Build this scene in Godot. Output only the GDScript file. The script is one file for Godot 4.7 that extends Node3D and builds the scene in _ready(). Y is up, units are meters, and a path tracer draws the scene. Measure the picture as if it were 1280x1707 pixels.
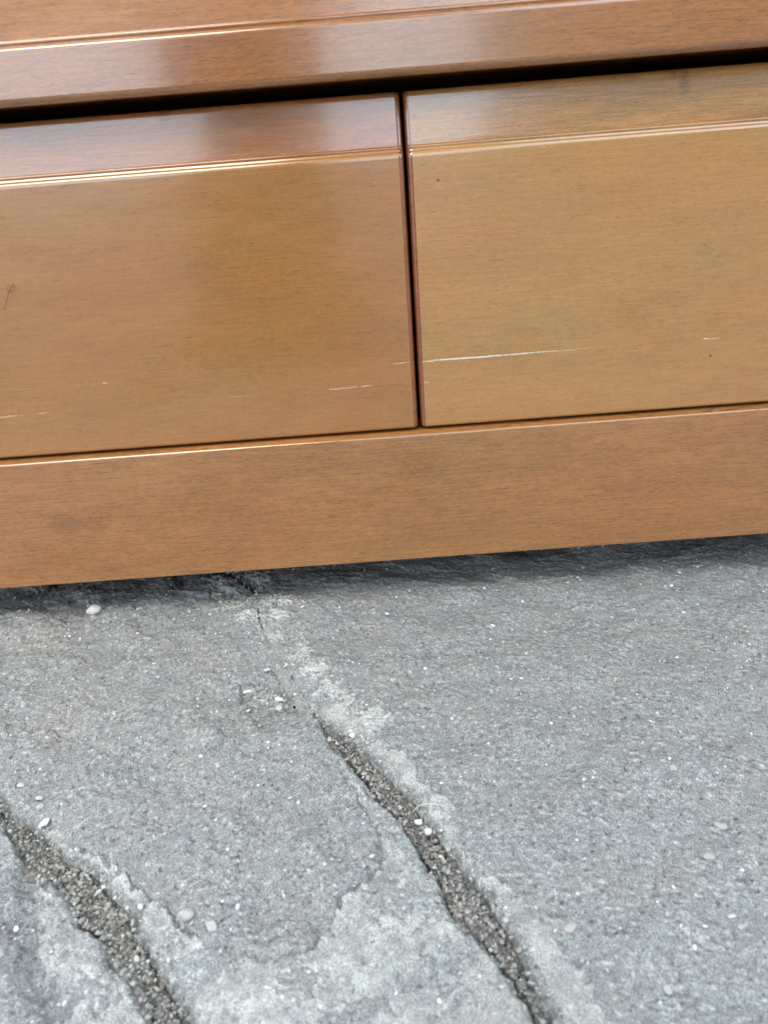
extends Node3D

const EYE := Vector3(0.0, 0.345, 0.55)
var rng := RandomNumberGenerator.new()
var noises := {}
var names := {}


func _ready() -> void:
	rng.seed = 77
	set_camera_and_light()
	build_pavement()
	build_street()
	build_cabinet()
	build_small_things()


# ---------------------------------------------------------------- camera, sky, sun
func set_camera_and_light() -> void:
	var cam := Camera3D.new()
	cam.name = "camera"
	var turn := Basis(Vector3.UP, deg_to_rad(0.918)) * Basis(Vector3.RIGHT, deg_to_rad(-25.82)) * Basis(Vector3.BACK, deg_to_rad(-4.56))
	cam.transform = Transform3D(turn, EYE)
	cam.near = 0.02
	cam.far = 900.0
	var lens := CameraAttributesPhysical.new()
	lens.frustum_focal_length = 12.0 / tan(deg_to_rad(67.3) / 2.0)
	lens.frustum_focus_distance = 0.585
	lens.exposure_aperture = 6.5
	cam.attributes = lens
	cam.fov = 67.3
	add_child(cam)
	cam.make_current()

	var sky_look := ProceduralSkyMaterial.new()
	sky_look.sky_top_color = Color(0.83, 0.925, 0.995)
	sky_look.sky_horizon_color = Color(0.86, 0.915, 0.975)
	sky_look.sky_curve = 0.3
	sky_look.sky_energy_multiplier = 1.6
	sky_look.ground_bottom_color = Color(0.42, 0.42, 0.42)
	sky_look.ground_horizon_color = Color(0.6, 0.61, 0.62)
	sky_look.sun_angle_max = 1.0
	var sky := Sky.new()
	sky.sky_material = sky_look
	var e := Environment.new()
	e.background_mode = Environment.BG_SKY
	e.sky = sky
	e.tonemap_mode = Environment.TONE_MAPPER_LINEAR
	e.tonemap_exposure = 1.5
	e.sdfgi_enabled = true
	e.ssao_enabled = true
	e.ssil_enabled = true
	var w := WorldEnvironment.new()
	w.name = "world_environment"
	w.environment = e
	add_child(w)

	var sun := DirectionalLight3D.new()
	sun.name = "sun"
	sun.light_energy = 0.5
	sun.light_angular_distance = 26.0
	sun.light_color = Color(1.0, 0.96, 0.90)
	sun.shadow_enabled = true
	add_child(sun)
	sun.look_at_from_position(Vector3(-0.28, 0.855, 0.436), Vector3.ZERO)


# ---------------------------------------------------------------- helpers
func numbered(called: String) -> String:
	var n: int = names.get(called, 0)
	names[called] = n + 1
	return called if n == 0 else "%s_%03d" % [called, n]


func tag(o: Node, label: String, category: String, group := "", kind := "") -> void:
	if label: o.set_meta("label", label)
	if category: o.set_meta("category", category)
	if group: o.set_meta("group", group)
	if kind: o.set_meta("kind", kind)


func put(called: String, mesh: Mesh, mat: Material, parent: Node = null) -> MeshInstance3D:
	var o := MeshInstance3D.new()
	o.name = numbered(called) if parent == null else called
	o.mesh = mesh
	o.material_override = mat
	o.cast_shadow = GeometryInstance3D.SHADOW_CASTING_SETTING_ON
	if parent == null: add_child(o, true)
	else: parent.add_child(o, true)
	return o


func base(called: String, at := Vector3.ZERO) -> Node3D:
	var o := Node3D.new()
	o.name = numbered(called)
	o.position = at
	add_child(o, true)
	return o


func noise(key: String, size: float, octaves := 3, type := FastNoiseLite.TYPE_SIMPLEX_SMOOTH) -> FastNoiseLite:
	if not noises.has(key):
		var n := FastNoiseLite.new()
		n.seed = hash(key) % 9973
		n.noise_type = type
		n.frequency = 1.0 / size
		n.fractal_octaves = octaves
		noises[key] = n
	return noises[key]


func st() -> SurfaceTool:
	var s := SurfaceTool.new()
	s.begin(Mesh.PRIMITIVE_TRIANGLES)
	s.set_smooth_group(-1)
	return s


func done(s: SurfaceTool) -> ArrayMesh:
	s.generate_normals()
	return s.commit()


# four corners seen from the front: a lower left, b lower right, c upper right, d upper left
func quad(s: SurfaceTool, a: Vector3, b: Vector3, c: Vector3, d: Vector3, uvs := []) -> void:
	var v := [a, d, c, a, c, b]
	var k := [0, 3, 2, 0, 2, 1]
	for i in 6:
		if uvs: s.set_uv(uvs[k[i]])
		s.add_vertex(v[i])


# a box with chamfered edges; uv in metres along its longest faces
func box(s: SurfaceTool, lo: Vector3, hi: Vector3, r := 0.001) -> void:
	var c := (lo + hi) / 2.0
	var h := (hi - lo) / 2.0
	var p := func(sx: float, sy: float, sz: float, ax: int) -> Vector3:
		var q := Vector3(sx * (h.x - r), sy * (h.y - r), sz * (h.z - r))
		q[ax] = [sx, sy, sz][ax] * h[ax]
		return c + q
	for ax in 3:
		var u := (ax + 1) % 3
		var w := (ax + 2) % 3
		for sg: float in [-1.0, 1.0]:
			var m: Array[Vector3] = []
			for k in [[-1.0, -1.0], [1.0, -1.0], [1.0, 1.0], [-1.0, 1.0]]:
				var t := [0.0, 0.0, 0.0]
				t[ax] = sg
				t[u] = k[0] * sg
				t[w] = k[1]
				m.append(p.call(t[0], t[1], t[2], ax))
			var uvs := []
			for q in m: uvs.append(Vector2(q.x + q.z * 0.7, -q.y + q.z * 0.3))
			quad(s, m[0], m[1], m[2], m[3], uvs)
	for ax in 3:   # edge bevels along axis ax
		var u := (ax + 1) % 3
		var w := (ax + 2) % 3
		for su: float in [-1.0, 1.0]:
			for sw: float in [-1.0, 1.0]:
				var q: Array[Vector3] = []
				for e in [[-1.0, u], [1.0, u], [1.0, w], [-1.0, w]]:
					var t := [0.0, 0.0, 0.0]
					t[ax] = e[0]
					t[u] = su
					t[w] = sw
					q.append(p.call(t[0], t[1], t[2], e[1]))
				var uvs := []
				for k in q: uvs.append(Vector2(k.x + k.z * 0.7, -k.y + k.z * 0.3))
				if su * sw > 0: quad(s, q[0], q[1], q[2], q[3], uvs)
				else: quad(s, q[1], q[0], q[3], q[2], [uvs[1], uvs[0], uvs[3], uvs[2]])
	for sx: float in [-1.0, 1.0]:
		for sy: float in [-1.0, 1.0]:
			for sz: float in [-1.0, 1.0]:
				var t := [p.call(sx, sy, sz, 0), p.call(sx, sy, sz, 1), p.call(sx, sy, sz, 2)]
				if sx * sy * sz > 0: t.reverse()
				for q: Vector3 in t:
					s.set_uv(Vector2(q.x, -q.y))
					s.add_vertex(q)


func lathe(s: SurfaceTool, prof: Array, sides: int, c := Vector3.ZERO) -> void:
	for i in prof.size() - 1:
		for k in sides:
			var a := TAU * k / sides
			var b := TAU * (k + 1) / sides
			var p: Vector2 = prof[i]
			var q: Vector2 = prof[i + 1]
			quad(s, c + Vector3(p.x * cos(b), p.y, p.x * sin(b)), c + Vector3(p.x * cos(a), p.y, p.x * sin(a)), c + Vector3(q.x * cos(a), q.y, q.x * sin(a)), c + Vector3(q.x * cos(b), q.y, q.x * sin(b)))


func smooth(a: float, b: float, x: float) -> float:
	var t := clampf((x - a) / (b - a), 0.0, 1.0)
	return t * t * (3.0 - 2.0 * t)


func poly(mm: Array) -> PackedVector2Array:
	var out := PackedVector2Array()
	for i in range(0, mm.size(), 2):
		out.append(Vector2(mm[i], mm[i + 1]) / 1000.0)
	return out


# ---------------------------------------------------------------- textures
func bytes_texture(w: int, h: int, data: PackedByteArray) -> ImageTexture:
	var im := Image.create_from_data(w, h, false, Image.FORMAT_RGB8, data)
	return ImageTexture.create_from_image(im)


func grey_noise(w: int, h: int, nw: int, nh: int, size: float, octaves: int, sd: int) -> PackedByteArray:
	var n := FastNoiseLite.new()
	n.seed = sd
	n.frequency = 1.0 / size
	n.fractal_octaves = octaves
	var im := n.get_image(nw, nh)
	im.convert(Image.FORMAT_L8)
	if nw != w or nh != h:
		im.resize(w, h, Image.INTERPOLATE_CUBIC)
	return im.get_data()


# varnished veneer: colour flame, fine lines, short pores; marks are strokes [x0, y0, x1, y1, half width, r, g, b, strength] in pixels
func wood_texture(w: int, h: int, sd: int, tint: Array, figure: float, red: float, pores: int, marks: Array, patches: Array) -> ImageTexture:
	var flame := grey_noise(w, h, w / 16, h / 4, 34.0, 3, sd)
	var line := grey_noise(w, h, w / 24, h, 7.0, 4, sd + 1)
	var fine := grey_noise(w, h, w / 8, h, 2.2, 2, sd + 2)
	var mottle := grey_noise(w, h, w / 5, h / 3, 9.0, 2, sd + 4)
	var warm := grey_noise(w, h, w / 16, h / 8, 44.0, 2, sd + 3)
	var d := PackedByteArray()
	d.resize(w * h * 3)
	var r0: float = tint[0]
	var g0: float = tint[1]
	var b0: float = tint[2]
	for i in w * h:
		var v := 1.0 + ((flame[i] - 128) * 0.0004 + (line[i] - 128) * 0.0008 + (fine[i] - 128) * 0.0010 + (mottle[i] - 128) * 0.00025) * figure
		var q := (warm[i] - 128) * red * 0.003
		d[i * 3] = clampi(int(r0 * (v + q * 0.10)), 0, 255)
		d[i * 3 + 1] = clampi(int(g0 * (v - q * 0.16)), 0, 255)
		d[i * 3 + 2] = clampi(int(b0 * (v - q * 0.10)), 0, 255)
	for p in patches:   # stained or burred places in the wood: x, y, half width, half height, darkening, seed
		var n := noise("burr%d" % p[5], 5.0, 3)
		for y in range(maxi(0, int(p[1] - p[3])), mini(h, int(p[1] + p[3]))):
			for x in range(maxi(0, int(p[0] - p[2])), mini(w, int(p[0] + p[2]))):
				var u: float = (x - p[0]) / float(p[2])
				var t: float = (y - p[1]) / float(p[3])
				var k: float = clampf(1.0 - u * u - t * t, 0, 1) * clampf(0.5 + 1.1 * n.get_noise_2d(x * 0.6, y), 0, 1) * p[4]
				var i := (y * w + x) * 3
				d[i] = int(d[i] * (1.0 - k))
				d[i + 1] = int(d[i + 1] * (1.0 - k * 1.15))
				d[i + 2] = int(d[i + 2] * (1.0 - k * 1.05))
	var g := RandomNumberGenerator.new()
	g.seed = sd
	for k in pores:
		var x := g.randi_range(0, w - 40)
		var y := g.randi_range(0, h - 2)
		var n := int(4 + 26 * g.randf() * g.randf())
		var m := 1.0 - g.randf_range(0.04, 0.22)
		if g.randf() < 0.25: m = 1.0 + g.randf_range(0.02, 0.09)
		for j in n:
			var i := (y * w + x + j) * 3
			d[i] = mini(255, int(d[i] * m))
			d[i + 1] = mini(255, int(d[i + 1] * m))
			d[i + 2] = mini(255, int(d[i + 2] * m))
	for k in 260:   # pale dust specks
		var i := (g.randi_range(0, h - 2) * w + g.randi_range(0, w - 2)) * 3
		for j in g.randi_range(1, 2):
			for c in 3: d[i + j * 3 + c] = int(lerpf(d[i + j * 3 + c], 215, g.randf_range(0.15, 0.5)))
	for m in marks:
		var a := Vector2(m[0], m[1])
		var b := Vector2(m[2], m[3])
		var steps := int(a.distance_to(b)) + 1
		for s in steps:
			var t := float(s) / steps
			var c := a.lerp(b, t)
			var hw: float = m[4] * (1.0 - absf(2.0 * t - 0.8) * 0.55)
			if g.randf() < 0.12: continue
			for dy in range(-4, 5):
				var k: float = clampf(hw + 0.5 - absf(dy + c.y - roundf(c.y)), 0, 1) * m[8] * g.randf_range(0.55, 1.0)
				if k <= 0: continue
				var yy := clampi(int(roundf(c.y)) + dy, 0, h - 1)
				var xx := clampi(int(c.x), 0, w - 1)
				var i := (yy * w + xx) * 3
				for ch in 3: d[i + ch] = int(lerpf(d[i + ch], m[5 + ch], k))
	return bytes_texture(w, h, d)


func stone_texture(sd: int, flecks: int, contrast: float) -> ImageTexture:
	var w := 2048
	var n := FastNoiseLite.new()
	n.seed = sd
	n.frequency = 1.0 / 5.0
	n.fractal_octaves = 4
	n.fractal_gain = 0.7
	var im := n.get_image(w, w)
	im.convert(Image.FORMAT_RGB8)
	im.adjust_bcs(1.0, contrast, 1.0)
	im.adjust_bcs(1.5, 1.0, 1.0)
	var d := im.get_data()
	var g := RandomNumberGenerator.new()
	g.seed = sd
	for k in flecks:
		var light := g.randf() < 0.62
		var x := g.randi_range(8, w - 9)
		var y := g.randi_range(8, w - 9)
		var rx := 0.8 + 4.6 * pow(g.randf(), 3.6)
		var ry := rx * g.randf_range(0.25, 0.8)
		var a := g.randf() * PI
		var ca := cos(a)
		var sa := sin(a)
		var to := g.randf_range(215, 255) if light else g.randf_range(70, 140)
		var mixed := g.randf_range(0.3, 1.0) if light else g.randf_range(0.2, 0.6)
		var hue := g.randf()
		var rr := int(ceil(rx))
		for dy in range(-rr, rr + 1):
			for dx in range(-rr, rr + 1):
				var u := (dx * ca + dy * sa) / rx
				var v := (dy * ca - dx * sa) / ry
				var q := u * u + v * v
				if q > 1.0: continue
				var i := ((y + dy) * w + x + dx) * 3
				d[i] = int(lerpf(d[i], to * (1.0 if hue < 0.6 else 0.97), mixed))
				d[i + 1] = int(lerpf(d[i + 1], to * (0.98 if hue < 0.6 else 0.99), mixed))
				d[i + 2] = int(lerpf(d[i + 2], to * (0.96 if hue < 0.6 else 1.0), mixed))
	return bytes_texture(w, w, d)


func matte(tex: Texture2D, color: Color, rough := 0.9, bump := 0.0, uv := 1.0, vertex := false) -> StandardMaterial3D:
	var m := StandardMaterial3D.new()
	m.albedo_color = color
	m.roughness = rough
	m.metallic_specular = 0.4
	m.uv1_scale = Vector3(uv, uv, uv)
	if tex:
		m.albedo_texture = tex
		if bump > 0.0:
			m.heightmap_enabled = true
			m.heightmap_texture = tex
			m.heightmap_scale = bump
	m.vertex_color_use_as_albedo = vertex
	return m


# ---------------------------------------------------------------- pavement
const GX := 0.6
const GZ0 := -0.16
const GZ1 := 0.63
const GC := 0.005
var fields := {}
var gw := 0
var gh := 0


func field(key: String, p: PackedVector2Array) -> void:
	gw = int(2 * GX / GC) + 1
	gh = int((GZ1 - GZ0) / GC) + 1
	var f := PackedFloat32Array()
	f.resize(gw * gh)
	var n := p.size()
	for j in gh:
		for i in gw:
			var q := Vector2(-GX + i * GC, GZ0 + j * GC)
			var best := 9.0
			for k in n:
				best = minf(best, q.distance_squared_to(Geometry2D.get_closest_point_to_segment(q, p[k], p[(k + 1) % n])))
			best = sqrt(best)
			f[j * gw + i] = -best if Geometry2D.is_point_in_polygon(q, p) else best
	fields[key] = f


func at(f: PackedFloat32Array, x: float, z: float) -> float:
	var u := clampf((x + GX) / GC, 0.0, gw - 1.001)
	var v := clampf((z - GZ0) / GC, 0.0, gh - 1.001)
	var i := int(u)
	var j := int(v)
	u -= i
	v -= j
	var k := j * gw + i
	return lerpf(lerpf(f[k], f[k + 1], u), lerpf(f[k + gw], f[k + gw + 1], u), v)


func axis(a: float, b: float, fine0: float, fine1: float, step: float) -> PackedFloat32Array:
	var out := PackedFloat32Array()
	var x := fine0
	while x <= fine1:
		out.append(x)
		x += step
	var s := step
	while x < b:
		out.append(x)
		s = minf(s * 1.12, 0.0035)
		x += s
	out.append(b)
	x = fine0
	s = step
	var before := PackedFloat32Array()
	while x > a:
		s = minf(s * 1.12, 0.0035)
		x -= s
		before.append(maxf(x, a))
	before.reverse()
	before.append_array(out)
	return before


# a height sheet: fn(x, z) answers [height, colour] or null where there is nothing
func sheet(xs: PackedFloat32Array, zs: PackedFloat32Array, fn: Callable, uv_turn := 0.0, uv_size := 0.5) -> ArrayMesh:
	var nx := xs.size()
	var nz := zs.size()
	var h := PackedFloat32Array()
	h.resize(nx * nz)
	var ok := PackedByteArray()
	ok.resize(nx * nz)
	var col := PackedColorArray()
	col.resize(nx * nz)
	for j in nz:
		for i in nx:
			var r = fn.call(xs[i], zs[j])
			if r == null: continue
			var k := j * nx + i
			ok[k] = 1
			h[k] = r[0]
			col[k] = r[1]
	var index := PackedInt32Array()
	index.resize(nx * nz)
	var v := PackedVector3Array()
	var nn := PackedVector3Array()
	var cc := PackedColorArray()
	var uv := PackedVector2Array()
	var ca := cos(uv_turn) / uv_size
	var sa := sin(uv_turn) / uv_size
	for j in nz:
		for i in nx:
			var k := j * nx + i
			if not ok[k]: continue
			index[k] = v.size()
			var x := xs[i]
			var z := zs[j]
			v.append(Vector3(x, h[k], z))
			var i0 := k - 1 if i > 0 and ok[k - 1] else k
			var i1 := k + 1 if i < nx - 1 and ok[k + 1] else k
			var j0 := k - nx if j > 0 and ok[k - nx] else k
			var j1 := k + nx if j < nz - 1 and ok[k + nx] else k
			var dx := (h[i1] - h[i0]) / maxf(xs[i1 % nx] - xs[i0 % nx], 1e-5)
			var dz := (h[j1] - h[j0]) / maxf(zs[j1 / nx] - zs[j0 / nx], 1e-5)
			nn.append(Vector3(-dx, 1, -dz).normalized())
			cc.append(col[k])
			uv.append(Vector2(x * ca - z * sa, x * sa + z * ca))
	var tri := PackedInt32Array()
	for j in nz - 1:
		for i in nx - 1:
			var k := j * nx + i
			if ok[k] and ok[k + 1] and ok[k + nx] and ok[k + nx + 1]:
				tri.append_array([index[k], index[k + 1], index[k + nx + 1], index[k], index[k + nx + 1], index[k + nx]])
	var a := []
	a.resize(Mesh.ARRAY_MAX)
	a[Mesh.ARRAY_VERTEX] = v
	a[Mesh.ARRAY_NORMAL] = nn
	a[Mesh.ARRAY_COLOR] = cc
	a[Mesh.ARRAY_TEX_UV] = uv
	a[Mesh.ARRAY_INDEX] = tri
	var m := ArrayMesh.new()
	m.add_surface_from_arrays(Mesh.PRIMITIVE_TRIANGLES, a)
	return m


var joint_one: PackedVector2Array
var joint_two: PackedVector2Array
var smears := []


func smear(x: float, z: float) -> float:   # patches of old mortar wiped over the slab edges: above 0 inside one
	var s := 0.0
	for p in smears:
		var dx: float = (x - p[0]) / p[2]
		var dz: float = (z - p[1]) / p[3]
		var q := dx * dx + dz * dz
		if q < 4.0: s = maxf(s, exp(-q))
	return s


func build_pavement() -> void:
	var left1 := poly([-191, -98, -166, -61, -152, -52, -130, -32, -126, -20, -116, 28, -93, 85, -68, 135, -54, 163, -48, 173, -36, 190, -20, 219, -5, 245, 6, 267, 12, 281, 12, 291, 21, 304, 30, 315, 36, 326, 42, 336, 47, 350, 54, 372, 75, 420, 160, 640])
	var right1 := poly([-179, -97, -153, -59, -129, -42, -124, -31, -115, 28, -90, 84, -65, 134, -50, 161, -36, 174, -24, 190, -2, 221, 10, 246, 22, 268, 29, 282, 34, 292, 38, 304, 42, 316, 45, 326, 48, 337, 53, 350, 57, 373, 81, 420, 170, 640])
	var left2 := poly([-610, -32, -500, 40, -284, 181, -248, 212, -236, 226, -215, 247, -205, 254, -195, 263, -183, 273, -176, 286, -166, 291, -157, 299, -154, 308, -143, 315, -136, 322, -129, 331, -122, 340, -104, 364, -80, 420, 10, 640])
	var right2 := poly([-610, -46, -500, 28, -288, 173, -252, 201, -236, 217, -220, 226, -207, 235, -198, 247, -176, 258, -166, 269, -156, 277, -147, 286, -143, 297, -135, 305, -126, 317, -115, 329, -106, 341, -89, 364, -62, 420, 32, 640])
	var m1 := poly([-57, 156, -49, 176, -43, 198, -33, 214, -28, 231, -21, 245, -20, 257, -23, 269, -30, 276, -41, 284, -42, 291, -46, 297, -49, 303, -54, 309, -59, 312, -70, 314, -79, 314, -88, 311, -100, 307, -112, 300, -123, 292, -131, 282, -143, 274, -164, 255, -177, 248, -190, 241, -198, 237, -206, 234])
	m1.append_array(poly([-206, 245, -150, 305, -90, 380, -75, 420, 18, 640, 162, 640, 75, 420, 55, 374, 38, 310, 18, 275, 0, 240, -27, 200, -50, 165]))
	var m3 := poly([-64, 123, -37, 141, -19, 161, -6, 182, 2, 204, 8, 215, 19, 226, 22, 246, 27, 260, 33, 272, 40, 280, 49, 288, 57, 301, 63, 316, 69, 327, 72, 341, 74, 352, 80, 374, 100, 420, 195, 640, 168, 640, 78, 420, 55, 374, 40, 310, 20, 270, 0, 235, -30, 190, -58, 150])
	var m2 := poly([-211, 246, -211, 251, -205, 268, -198, 286, -190, 302, -181, 316, -172, 325, -162, 337, -147, 361, -120, 420, -25, 640, 18, 640, -70, 420, -96, 364, -121, 331, -148, 305, -162, 289, -178, 275, -200, 255])
	var furrow := poly([-214, 243, -215, 251, -210, 268, -203, 286, -195, 302, -186, 316, -177, 325, -167, 337, -152, 361, -151, 361, -166, 337, -176, 325, -185, 316, -194, 302, -202, 286, -209, 268, -214, 251])
	var furrow2 := poly([34, 303, 18, 314, 2, 321, -10, 328, -18, 333, -28, 338, -36, 345, -52, 357, -53, 358, -36, 346, -28, 339, -18, 334, -10, 329, 2, 322, 18, 315])
	var hollow := poly([-122, 108, -112, 133, -102, 154, -94, 147, -82, 143, -65, 140, -76, 111, -92, 86, -104, 95])
	joint_one = left1.duplicate()
	var rev := right1.duplicate()
	rev.reverse()
	joint_one.append_array(rev)
	joint_two = left2.duplicate()
	rev = right2.duplicate()
	rev.reverse()
	joint_two.append_array(rev)
	field("j1", joint_one)
	field("j2", joint_two)
	field("m1", m1)
	field("m2", m2)
	field("m3", m3)
	field("f1", furrow)
	field("f2", furrow2)
	field("hollow", hollow)
	smears = [[-0.142, -0.005, 0.016, 0.013], [-0.125, 0.02, 0.014, 0.011], [-0.104, -0.003, 0.019, 0.011], [-0.103, 0.017, 0.014, 0.008], [-0.105, 0.043, 0.012, 0.01], [-0.08, 0.07, 0.01, 0.02], [-0.068, 0.092, 0.014, 0.014], [-0.056, 0.115, 0.011, 0.016], [-0.044, 0.135, 0.012, 0.016], [-0.026, 0.152, 0.013, 0.017], [-0.155, -0.035, 0.015, 0.02], [-0.125, -0.048, 0.012, 0.01]]

	# slab edges run down the middle of each joint
	var side_left := left1.duplicate()
	for i in side_left.size(): side_left[i] = (left1[i] + nearest(right1, left1[i])) / 2.0
	var side_two := left2.duplicate()
	for i in side_two.size(): side_two[i] = (left2[i] + nearest(right2, left2[i])) / 2.0
	var slab_a := PackedVector2Array([Vector2(-0.6, -0.3), Vector2(-0.30, -0.3)])
	slab_a.append_array(side_left)
	slab_a.append(Vector2(0.09, 0.64))
	rev = side_two.duplicate()
	rev.reverse()
	slab_a.append_array(rev)
	slab_a.append(Vector2(-0.62, -0.045))
	var slab_b := PackedVector2Array([Vector2(-0.30, -0.3)])
	slab_b.append_array(side_left)
	slab_b.append_array([Vector2(0.62, 0.64), Vector2(0.62, -0.31)])
	var slab_c := PackedVector2Array([Vector2(-0.62, -0.045)])
	slab_c.append_array(side_two)
	slab_c.append_array([Vector2(-0.62, 0.65)])

	var grain := stone_texture(5, 90000, 0.5)
	var mortar_grain := stone_texture(31, 26000, 0.42)
	var pavement := base("pavement")
	tag(pavement, "grey stone slabs with crumbling pale mortar under and before the cabinet", "", "", "structure")
	var stone := matte(grain, Color.WHITE, 0.8, 0.03, 1.0, true)
	var pale := matte(mortar_grain, Color.WHITE, 0.95, 0.06, 1.0, true)
	var dirt := matte(mortar_grain, Color.WHITE, 1.0, 0.1, 1.0, true)

	var xs := axis(-0.6, 0.6, -0.40, 0.37, 0.00105)
	var zs := axis(-0.3, 0.62, -0.11, 0.40, 0.00105)
	var cut := func(a: PackedFloat32Array, lo: float, hi: float) -> PackedFloat32Array:
		var out := PackedFloat32Array()
		for q in a:
			if q >= lo and q <= hi: out.append(q)
		return out
	var xa: PackedFloat32Array = cut.call(xs, -0.6, 0.18)
	var xb: PackedFloat32Array = cut.call(xs, -0.31, 0.6)
	put("paving_slab", sheet(xa, zs, slab_height.bind(slab_a, 0), 0.5), stone, pavement)
	put("paving_slab", sheet(xb, zs, slab_height.bind(slab_b, 1), -0.12), stone, pavement)
	put("paving_slab", sheet(cut.call(xs, -0.6, 0.03), cut.call(zs, -0.06, 0.62), slab_height.bind(slab_c, 2), 1.1), stone, pavement)
	put("mortar", sheet(cut.call(xs, -0.23, 0.2), cut.call(zs, 0.10, 0.62), mortar_height), pale, pavement)
	put("joint_soil", sheet(cut.call(xs, -0.6, 0.2), cut.call(zs, -0.10, 0.62), soil_height), dirt, pavement)
	build_grit(dirt)
	build_outer_slabs(pavement, grain)


func slab_height(x: float, z: float, outline: PackedVector2Array, which: int):
	if not Geometry2D.is_point_in_polygon(Vector2(x, z), outline): return null
	var n1: float = noise("broad", 0.075, 2).get_noise_2d(x, z)
	var n2: float = noise("lumps", 0.014, 3).get_noise_2d(x, z)
	var n3: float = noise("pits", 0.0042, 2).get_noise_2d(x, z)
	var ang := 0.6 if which == 0 else (-0.15 if which == 1 else 1.0)
	var u := x * cos(ang) - z * sin(ang)
	var v := x * sin(ang) + z * cos(ang)
	var n4: float = noise("foliation", 0.006, 3).get_noise_2d(u * 0.22, v)
	var n5: float = noise("grains", 0.0030, 2).get_noise_2d(u * 0.55, v)
	var gather: float = noise("gather", 0.03, 2).get_noise_2d(x, z + which)
	var h := n1 * 0.0038 + n2 * 0.0009 + n3 * 0.0004 + n5 * 0.00025 + layers(x, z, which) + n4 * 0.00045
	var j1 := at(fields.j1, x, z)
	var j2 := at(fields.j2, x, z)
	var j := minf(j1, j2) + n2 * 0.002 + n3 * 0.001
	var open := maxf(smooth(0.12, 0.175, z), smooth(-0.018, -0.034, z))
	if x < -0.2 or x > 0.1: open = 1.0
	h -= (0.014 * smooth(0.003, -0.0035, j) + 0.0018 * smooth(0.014, 0.0, j)) * (0.07 + 0.93 * open)
	# mineral colour of the slab: grey, with pinkish and bluish clouds and pale and dark streaks
	var tone := 1.0 + n4 * 0.16 + n2 * 0.13 + n3 * 0.16 + 0.55 * smooth(0.30, 0.62, n5 + gather * 0.18) - 0.34 * smooth(0.28, 0.6, -n5 + gather * 0.15)
	var hue: float = noise("hue", 0.05, 3).get_noise_2d(x + which * 3.0, z)
	var c := Vector3(0.326, 0.315, 0.300)
	if which == 0: c = Vector3(0.325, 0.315, 0.300)
	if which == 2: c = Vector3(0.338, 0.325, 0.315)
	c += Vector3(0.008, 0.0, -0.004) * smooth(0.05, 0.5, hue) - Vector3(0.010, 0.003, -0.001) * smooth(0.05, 0.5, -hue)
	var rusty: float = noise("rust", 0.028, 3).get_noise_2d(x * 1.3 + which, z)
	c += Vector3(0.020, 0.007, 0.0) * smooth(0.36, 0.6, rusty)
	if which == 0:
		var crack := at(fields.m1, x, z) + n2 * 0.004 + 0.0005
		h -= 0.0022 * exp(-crack * crack / 0.000002)
		# a hollow with a broken rim, filled with sand, and a small raised flake beside it
		var d := at(fields.hollow, x, z) + n2 * 0.003
		var rim := smooth(0.03, -0.005, x + 0.085)
		h -= 0.0034 * smooth(0.0, -0.0025, d) * rim + 0.0014 * smooth(0.0, -0.012, d)
		var sand := smooth(0.004, -0.004, d + n3 * 0.004)
		c = c.lerp(Vector3(0.33, 0.32, 0.295), sand * 0.4)
		tone += sand * n3 * 0.4
		var flake := Vector2(x + 0.135, z - 0.163).rotated(-0.55)
		var fl := clampf(1.0 - (flake.x * flake.x / 0.00022 + flake.y * flake.y / 0.00014), 0, 1)
		h += 0.0085 * sqrt(fl) * smooth(-0.016, 0.009, flake.x)
		c = c.lerp(Vector3(0.43, 0.39, 0.37), fl * 0.6)
		var rosy := exp(-(pow(x + 0.285, 2) / 0.0008 + pow(z - 0.022, 2) / 0.0005)) + 0.7 * exp(-(pow(x + 0.243, 2) / 0.0004 + pow(z - 0.138, 2) / 0.0004))
		c += Vector3(0.06, 0.02, 0.0) * rosy * clampf(0.7 + n2 + n3, 0, 1.4)
	if which == 2:
		var f := at(fields.f1, x, z) + n2 * 0.005
		h -= 0.005 * exp(-f * f / 0.00006)
		c = c.lerp(Vector3(0.19, 0.195, 0.20), exp(-f * f / 0.00012) * 0.85 * clampf(0.8 + n2 + n3, 0, 1))
	# old mortar wiped over the edges
	var w := smear(x, z)
	if w > 0.05:
		var k := smooth(0.36, 0.56, w * 0.72 + n2 * 0.28 + n3 * 0.38 + 0.02)
		c = c.lerp(Vector3(0.59, 0.58, 0.54), k * 0.85)
		h += 0.0009 * k
	var film := smooth(0.016, 0.002, j + n1 * 0.01 + n2 * 0.009)
	c = c.lerp(Vector3(0.42, 0.425, 0.405), film * 0.45)
	# earth clings to the slab inside the joint
	c = c.lerp(Vector3(0.25, 0.24, 0.23), smooth(0.0005, -0.0025, j) * open)
	c *= tone * 1.11
	return [h, Color(c.x, c.y, c.z)]


# the split face of the stone: thin layers that end in low ragged steps
func layers(x: float, z: float, which: int) -> float:
	var t: float = noise("layers", 0.07, 4).get_noise_2d(x * 0.8 + which * 5.0 + z * 0.35, z * 1.25 - x * 0.3)
	return (0.6 if which == 1 else 1.35) * 0.0011 * (smooth(0.10, 0.125, t) + smooth(-0.16, -0.13, t) - 1.0) + 0.0008 * smooth(0.33, 0.35, t)


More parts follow.
